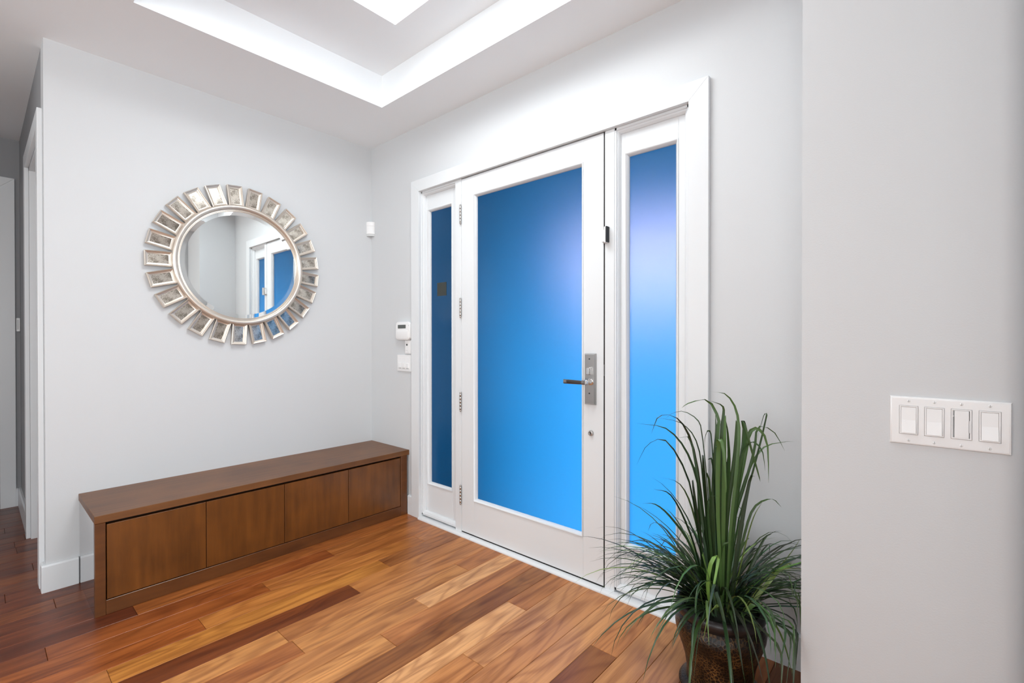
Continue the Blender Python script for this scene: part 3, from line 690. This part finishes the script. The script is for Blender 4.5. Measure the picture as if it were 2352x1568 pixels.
# geometry is built in the mirror's own frame: local x = out from wall, y, z
b = MB().lathe([(0.0, 0.0262)] + [(0.288 * i / 3, 0.0262) for i in range(1, 3)] + [(0.272, 0.0262), (0.2955, 0.0252)], 96, axis='x', cap=False)
mg = b.build('mirror_glass', 'mirror', sm); mg['label'] = 'round bevelled mirror glass'
ringp = [(0.2905, 0.010), (0.2905, 0.0235), (0.2935, 0.0275), (0.2965, 0.0265), (0.2985, 0.0305), (0.302, 0.0300), (0.304, 0.0340)]
for i in range(1, 10):
    a = pi * i / 9.0
    ringp.append((0.316 - 0.012 * cos(a), 0.034 + 0.0115 * sin(a)))
ringp += [(0.329, 0.030), (0.329, 0.010)]
ro = MB().lathe(ringp, 128, axis='x', cap=False).build('ring_frame', 'champ', sm); smooth_auto(ro, 0.8)
b = MB().lathe([(0.02, 0.0008), (0.325, 0.0008), (0.325, 0.0105), (0.02, 0.0105)], 48, axis='x', cap=False); b.build('backing_board', 'bench_dark', sm)
# one tile: frame opening in local XZ (y = depth, negative toward room), radial = z
NT = 25
def tile_mesh():
    w, l = 0.0375, 0.0570      # half sizes, outer
    fw = 0.0155
    ix, iz = w - fw, l - fw
    fp = [(0.0, -0.004), (0.0, -0.0095), (0.0030, -0.0105), (0.0036, -0.0130), (0.0075, -0.0145), (0.0085, -0.0185), (0.0130, -0.0215), (fw, -0.0185), (fw, 0.0), (0.0, 0.0)]
    f = MB().frame(-ix, ix, -iz, iz, fp)
    g = MB().box(-ix - 0.002, ix + 0.002, -0.0068, -0.004, -iz - 0.002, iz + 0.002)
    return f, g
tf, tg = tile_mesh()
f0 = tf.build('tile_frame', 'champ'); smooth_auto(f0, 0.5); g0 = tg.build('tile_glass', 'antique')
random.seed(5)
for i in range(NT):
    fo = f0 if i == 0 else f0.copy(); go = g0 if i == 0 else g0.copy()
    if i: COL.objects.link(fo); COL.objects.link(go)
    a = 2 * pi * (i + 0.66) / NT          # angle from the top, clockwise as seen from the room
    rad = 0.3785
    # local tile axes -> mirror axes: tile z -> radial, tile x -> tangent, tile -y -> room (+x)
    rz = Vector((0, sin(a), cos(a))); out = Vector((1, 0, 0)); tx = rz.cross(out) * -1
    tilt = radians(3.0)
    out2 = (out * cos(tilt) + rz * sin(tilt)).normalized(); rz2 = (rz * cos(tilt) - out * sin(tilt)).normalized()
    tx = (-out2).cross(rz2)
    m = Matrix((( tx.x, -out2.x, rz2.x, 0.0060), (tx.y, -out2.y, rz2.y, rz.y * rad), (tx.z, -out2.z, rz2.z, rz.z * rad), (0, 0, 0, 1)))
    fo.parent = sm; fo.matrix_local = m
    go.parent = fo; go.matrix_local = Matrix.Rotation(radians(random.uniform(-2.5, 2.5)), 4, 'X') @ Matrix.Rotation(radians(random.uniform(-2.5, 2.5)), 4, 'Z')

# ------------------------------------------------------------------ potted grass
PC = Vector((2.385, -0.262, 0.0))
pg = empty('potted_plant', PC); tag(pg, 'green ornamental grass in a dark bronze vase by the door', 'potted plant')
vp = [(0.004, 0.004), (0.092, 0.004), (0.100, 0.0), (0.118, 0.003), (0.121, 0.012), (0.112, 0.021), (0.100, 0.026), (0.097, 0.034), (0.098, 0.060), (0.103, 0.095), (0.113, 0.130), (0.124, 0.160),
      (0.1305, 0.182), (0.1325, 0.197), (0.130, 0.211), (0.124, 0.222), (0.1185, 0.229)]
vo = MB().lathe(vp, 64, cap=False).build('vase', 'bronze', pg); smooth_auto(vo, 1.2)
rp = [(0.1185, 0.228), (0.120, 0.233), (0.128, 0.240), (0.1315, 0.251), (0.130, 0.262), (0.124, 0.269), (0.117, 0.270), (0.112, 0.264), (0.110, 0.250), (0.109, 0.232)]
smooth_auto(MB().lathe(rp, 64, cap=False).build('vase_rim', 'bronze_rim', pg), 1.2)
MB().lathe([(0.0, 0.262), (0.05, 0.266), (0.090, 0.258), (0.1095, 0.246)], 32, cap=False).build('soil', 'soil', pg)

GR = [(0.020, 0.045, 0.013), (0.036, 0.078, 0.020), (0.056, 0.112, 0.028), (0.040, 0.080, 0.042), (0.085, 0.150, 0.040), (0.016, 0.030, 0.014)]
LIME = [(0.16, 0.26, 0.05), (0.12, 0.22, 0.045), (0.20, 0.28, 0.07)]
def blade(pts, w0, colr, side0=None, fold=0.30):
    """ribbon with a V fold along a list of points (local to the plant root); tapers to a tip"""
    n = len(pts); vs = []; fs = []
    for i, p in enumerate(pts):
        t = (pts[min(i + 1, n - 1)] - pts[max(i - 1, 0)]).normalized()
        if side0 is None:
            side = t.cross(Vector((0, 0, 1)))
            if side.length < 0.15: side = t.cross(blade.ref)
        else:
            side = side0 - t * t.dot(side0)
        side.normalize()
        if i and side.dot(blade.last) < 0: side.negate()
        blade.last = side
        nn = side.cross(t).normalized()
        u = i / (n - 1)
        w = w0 * (0.55 + 0.45 * min(1, u * 4)) * (1.0 if u < 0.45 else max(0.03, ((1 - u) / 0.55) ** 0.75))
        vs += [p - side * w * 0.5 + nn * w * fold * 0.5, p - nn * w * 0.02, p + side * w * 0.5 + nn * w * fold * 0.5]
    for i in range(n - 1):
        a = i * 3
        fs += [(a, a + 3, a + 4, a + 1), (a + 1, a + 4, a + 5, a + 2)]
    me = bpy.data.meshes.new('blade'); me.from_pydata([tuple(v) for v in vs], [], fs); me.update()
    for p in me.polygons: p.use_smooth = True
    me.materials.append(M['blade'])
    o = bpy.data.objects.new('blade', me); COL.objects.link(o); o.parent = pg; o.color = (*colr, 1)
    return o
blade.ref = Vector((0.66, -0.75, 0)); blade.last = Vector((1, 0, 0))
def soft(v, lim, s):
    """keep v below lim, bending over the last s metres"""
    return v if v < lim - s else lim - s * math.exp(-(v - (lim - s)) / s)
def keep(p):
    x = soft(p.x + PC.x, XR - 0.004, 0.045) - PC.x
    y = soft(p.y + PC.y, -0.024, 0.04) - PC.y
    return Vector((x, y, p.z))
def spline(cs, n):
    """Catmull-Rom through control points"""
    P = [cs[0] * 2 - cs[1]] + list(cs) + [cs[-1] * 2 - cs[-2]]; out = []
    m = len(cs) - 1
    for i in range(n + 1):
        s = m * i / n; k = min(int(s), m - 1); u = s - k
        a, b_, c, d = P[k], P[k + 1], P[k + 2], P[k + 3]
        out.append(0.5 * ((2 * b_) + (c - a) * u + (2 * a - 5 * b_ + 4 * c - d) * u * u + (3 * b_ - a - 3 * c + d) * u ** 3))
    return out
RU = Vector((0.7512, 0.6601, 0)); WU = Vector((0.6601, -0.7512, 0))     # right / toward the viewer, horizontal
def L3(u, z, w=0.0): return RU * u + WU * w + Vector((0, 0, z))
rb_ = random.Random(4)
# tall upright blades: base offset, control points (u across, z up, w toward the room), width, tone
TALL = [
 # big arching outliers, from left to right
 ([(-0.035, .27, .00), (-0.075, .50, .01), (-0.105, .66, .01), (-0.170, .775, .01), (-0.225, .765, .0), (-0.262, .700, .0)], .015, 0),
 ([(-0.030, .27, .02), (-0.060, .55, .02), (-0.100, .72, .02), (-0.170, .815, .02), (-0.270, .835, .02)], .011, 0),
 ([(-0.025, .27, .00), (-0.055, .58, .00), (-0.085, .76, .0), (-0.130, .845, .0), (-0.190, .855, .0), (-0.215, .800, .0)], .011, 5),
 ([(-0.020, .27, .00), (-0.050, .60, .00), (-0.070, .76, .0), (-0.120, .830, .0), (-0.205, .850, .0)], .010, 0),
 ([(-0.025, .27, .01), (-0.042, .60, .01), (-0.062, .80, .01), (-0.078, .845, .01), (-0.115, .868, .0), (-0.150, .862, .0), (-0.172, .845, .0)], .013, 1),
 ([(-0.018, .27, .03), (-0.030, .60, .03), (-0.040, .78, .03), (-0.052, .815, .04), (-0.066, .800, .05), (-0.070, .760, .05)], .014, 1),
 ([(-0.010, .27, .02), (-0.020, .60, .02), (-0.016, .80, .02), (-0.014, .850, .02), (-0.040, .905, .0), (-0.098, .895, .0), (-0.120, .880, .0)], .012, 1),
 ([(-0.006, .27, .02), (-0.008, .60, .02), (-0.004, .80, .02), (0.002, .860, .02), (-0.002, .890, .02), (-0.040, .905, .02)], .013, 1),
 ([(-0.014, .27, .05), (-0.028, .58, .05), (-0.026, .76, .05), (-0.028, .795, .06), (-0.024, .770, .075), (-0.020, .660, .085), (-0.020, .640, .085)], .016, 2),
 ([(-0.012, .27, .00), (-0.020, .56, .00), (-0.016, .72, .0), (-0.012, .80, .0), (-0.010, .86, -.01)], .015, 1),
 ([(-0.004, .27, .03), (-0.002, .56, .03), (0.000, .72, .03), (0.002, .840, .03), (0.004, .862, .03)], .015, 2),
 ([(0.002, .27, .02), (0.008, .55, .02), (0.020, .70, .02), (0.016, .80, .02), (0.008, .850, .02)], .015, 1),
 ([(0.004, .27, .04), (0.014, .50, .04), (0.030, .66, .04), (0.046, .80, .03), (0.040, .880, .02), (0.012, .925, .01), (-0.030, .930, .0)], .012, 2),
 ([(0.006, .27, .00), (0.024, .55, .00), (0.046, .72, .00), (0.052, .82, .0), (0.050, .842, .0)], .016, 2),
 ([(0.008, .27, .03), (0.026, .50, .03), (0.040, .66, .03), (0.060, .755, .03), (0.090, .780, .03), (0.118, .750, .03), (0.126, .690, .03)], .015, 2),
 ([(0.010, .27, .02), (0.036, .52, .02), (0.052, .68, .02), (0.068, .80, .02), (0.062, .845, .02), (0.075, .785, .03), (0.098, .690, .04), (0.106, .660, .04)], .015, 1),
 ([(0.012, .27, .00), (0.044, .55, .00), (0.076, .72, .00), (0.092, .80, .0), (0.116, .815, .01), (0.138, .770, .02), (0.142, .650, .02)], .016, 2),
 ([(0.014, .27, .01), (0.050, .52, .01), (0.090, .66, .01), (0.120, .775, .01), (0.134, .835, .01), (0.140, .862, .01), (0.142, .850, -.01), (0.128, .780, -.02)], .017, 1),
 ([(0.012, .27, -.02), (0.050, .50, -.02), (0.090, .64, -.02), (0.118, .74, -.02), (0.130, .815, -.02), (0.180, .800, -.02), (0.215, .740, -.02)], .010, 2),
 ([(0.014, .27, -.03), (0.054, .50, -.03), (0.100, .66, -.03), (0.150, .745, -.03), (0.215, .765, -.03), (0.252, .768, -.03)], .009, 2),
 ([(0.016, .27, .02), (0.060, .46, .02), (0.095, .57, .02), (0.150, .600, .02), (0.182, .575, .02)], .009, 2),
 ([(-0.040, .27, .0), (-0.085, .46, .0), (-0.150, .60, .0), (-0.210, .625, .0)], .010, 0),
 ([(-0.040, .27, .0), (-0.090, .44, .0), (-0.150, .53, .0), (-0.200, .575, .0), (-0.245, .580, .0)], .010, 0),
 ([(-0.035, .27, .0), (-0.070, .50, .0), (-0.120, .635, .0), (-0.200, .665, .0)], .008, 0),
 # lime foreground blades
 ([(-0.030, .27, .07), (-0.070, .38, .09), (-0.095, .47, .10), (-0.088, .425, .12), (-0.070, .35, .13), (-0.060, .30, .13)], .013, 11),
 ([(-0.050, .27, .06), (-0.075, .36, .09), (-0.070, .44, .10), (-0.048, .455, .10), (-0.080, .36, .13), (-0.108, .24, .14)], .013, 11),
 ([(-0.020, .27, .08), (-0.055, .325, .12), (-0.110, .30, .15), (-0.170, .215, .16)], .013, 12),
 ([(0.030, .27, .07), (0.080, .37, .09), (0.170, .43, .06), (0.245, .48, .02)], .012, 12),
 ([(0.040, .27, .07), (0.100, .36, .08), (0.180, .41, .05), (0.250, .395, .02)], .014, 12),
 ([(0.020, .27, .03), (0.080, .52, .03), (0.120, .60, .03)], .011, 12),
 # drooping front blades over the vase
 ([(-0.010, .27, .08), (-0.020, .31, .12), (-0.012, .22, .155), (0.004, .12, .16)], .014, 2),
 ([(-0.045, .27, .08), (-0.060, .36, .10), (-0.046, .27, .145), (-0.030, .10, .165)], .016, 3),
 ([(0.030, .27, .08), (0.060, .32, .11), (0.110, .26, .135), (0.150, .14, .14)], .014, 2),
 ([(0.020, .27, .08), (0.040, .30, .12), (0.060, .20, .16), (0.075, .05, .17)], .014, 3),
 ([(0.0, .27, .09), (0.008, .31, .13), (0.018, .20, .165), (0.026, .07, .17)], .010, 2),
 ([(-0.05, .27, .08), (-0.09, .31, .11), (-0.125, .23, .14), (-0.140, .12, .15)], .010, 3),
]
NB = 0
for cs, w, ci in TALL:
    colr = LIME[(ci - 10) % 3] if ci >= 10 else GR[ci]
    j = rb_.uniform(0.7, 1.5)
    pts = [keep(p) for p in spline([L3(*c) for c in cs], 13)]
    an = rb_.choice((-1, 1)) * radians(rb_.uniform(20, 60))
    blade(pts, w * 0.82, tuple(c * j for c in colr), RU * cos(an) + WU * sin(an)); NB += 1
# dense upright core
for i in range(20):
    u0 = rb_.uniform(-0.05, 0.055); w0 = rb_.uniform(-0.05, 0.05)
    top = rb_.uniform(0.46, 0.78); lean = u0 * 1.1 + rb_.gauss(0.012, 0.02)
    cs = [L3(u0 * 0.8, .26, w0), L3(u0 + lean * 0.35, .26 + (top - .26) * 0.5, w0 * 1.1), L3(u0 + lean, top, w0 * 1.2), L3(u0 + lean * 1.35 + rb_.gauss(0, .015), top + 0.02, w0 * 1.5)]
    c = GR[rb_.choice([0, 0, 1, 1, 2, 3, 4])]
    an = radians(rb_.uniform(-60, 60)); br = rb_.uniform(.5, 1.5)
    blade([keep(p) for p in spline(cs, 9)], rb_.uniform(.008, .013), tuple(v * br for v in c), RU * cos(an) + WU * sin(an)); NB += 1
# thin arching skirt in all directions
for i in range(300 - NB):
    az = 2 * pi * rb_.random()
    d = Vector((cos(az), sin(az), 0))
    if d.dot(WU) > 0.45 and rb_.random() < 0.55:
        az += pi * rb_.choice((-0.5, 0.5)); d = Vector((cos(az), sin(az), 0))
    r0 = rb_.uniform(0.0, 0.085); Lb = rb_.uniform(0.26, 0.45); el = radians(rb_.uniform(18, 80))
    droop = rb_.uniform(1.0, 2.5) * (0.6 + 0.4 * el)
    p = d * r0 + Vector((0, 0, 0.262)); n = 9; st = Lb / n; e = el; tw = rb_.gauss(0, 0.35); a2 = az; pts = [p.copy()]
    for q in range(n):
        e -= droop * (0.35 + 1.3 * q / n) / n; a2 += tw / n
        p = p + Vector((cos(a2) * cos(e), sin(a2) * cos(e), sin(e))) * st
        pts.append(p.copy())
    low = min(q.z for q in pts)
    if low < 0.02:
        pts = [Vector((q.x, q.y, max(q.z, 0.02))) for q in pts]
    c = LIME[rb_.randrange(3)] if rb_.random() < 0.05 else GR[rb_.choice([0, 0, 1, 1, 2, 3, 5])]
    blade([keep(q) for q in pts], rb_.uniform(.0055, .0105), tuple(v * rb_.uniform(.7, 1.25) for v in c))

# ------------------------------------------------------------------ outside: porch, seen blurred through the frosted glass
b = MB(); b.box(-6, 10, 0.14, 2.6, -0.14, -0.04)
tag(b.build('porch_floor', 'concrete'), 'pale porch slab outside the frosted glass', 'porch floor', kind='structure')
b = MB(); b.box(-30, 30, 2.6, 45, -0.30, -0.15)
tag(b.build('driveway', 'concrete'), 'pale driveway outside beyond the porch', 'driveway', kind='structure')
b = MB(); b.box(-2.0, 5.2, 0.14, 3.2, 2.42, 2.6)  # roof depth stretched to throw shade on the upper glass
tag(b.build('porch_ceiling', 'soffit'), 'porch ceiling outside, sized to shade the upper glass', 'porch ceiling', kind='structure')
b = MB(); b.box(-0.15, 0.15, 0.14, 2.3, -0.04, 2.42)  # added wall that darkens the left of the glass
tag(b.build('wall_porch_shade', 'shade_wall'), 'dark wall added outside to shade the hinge-side glass', 'wall', kind='structure')
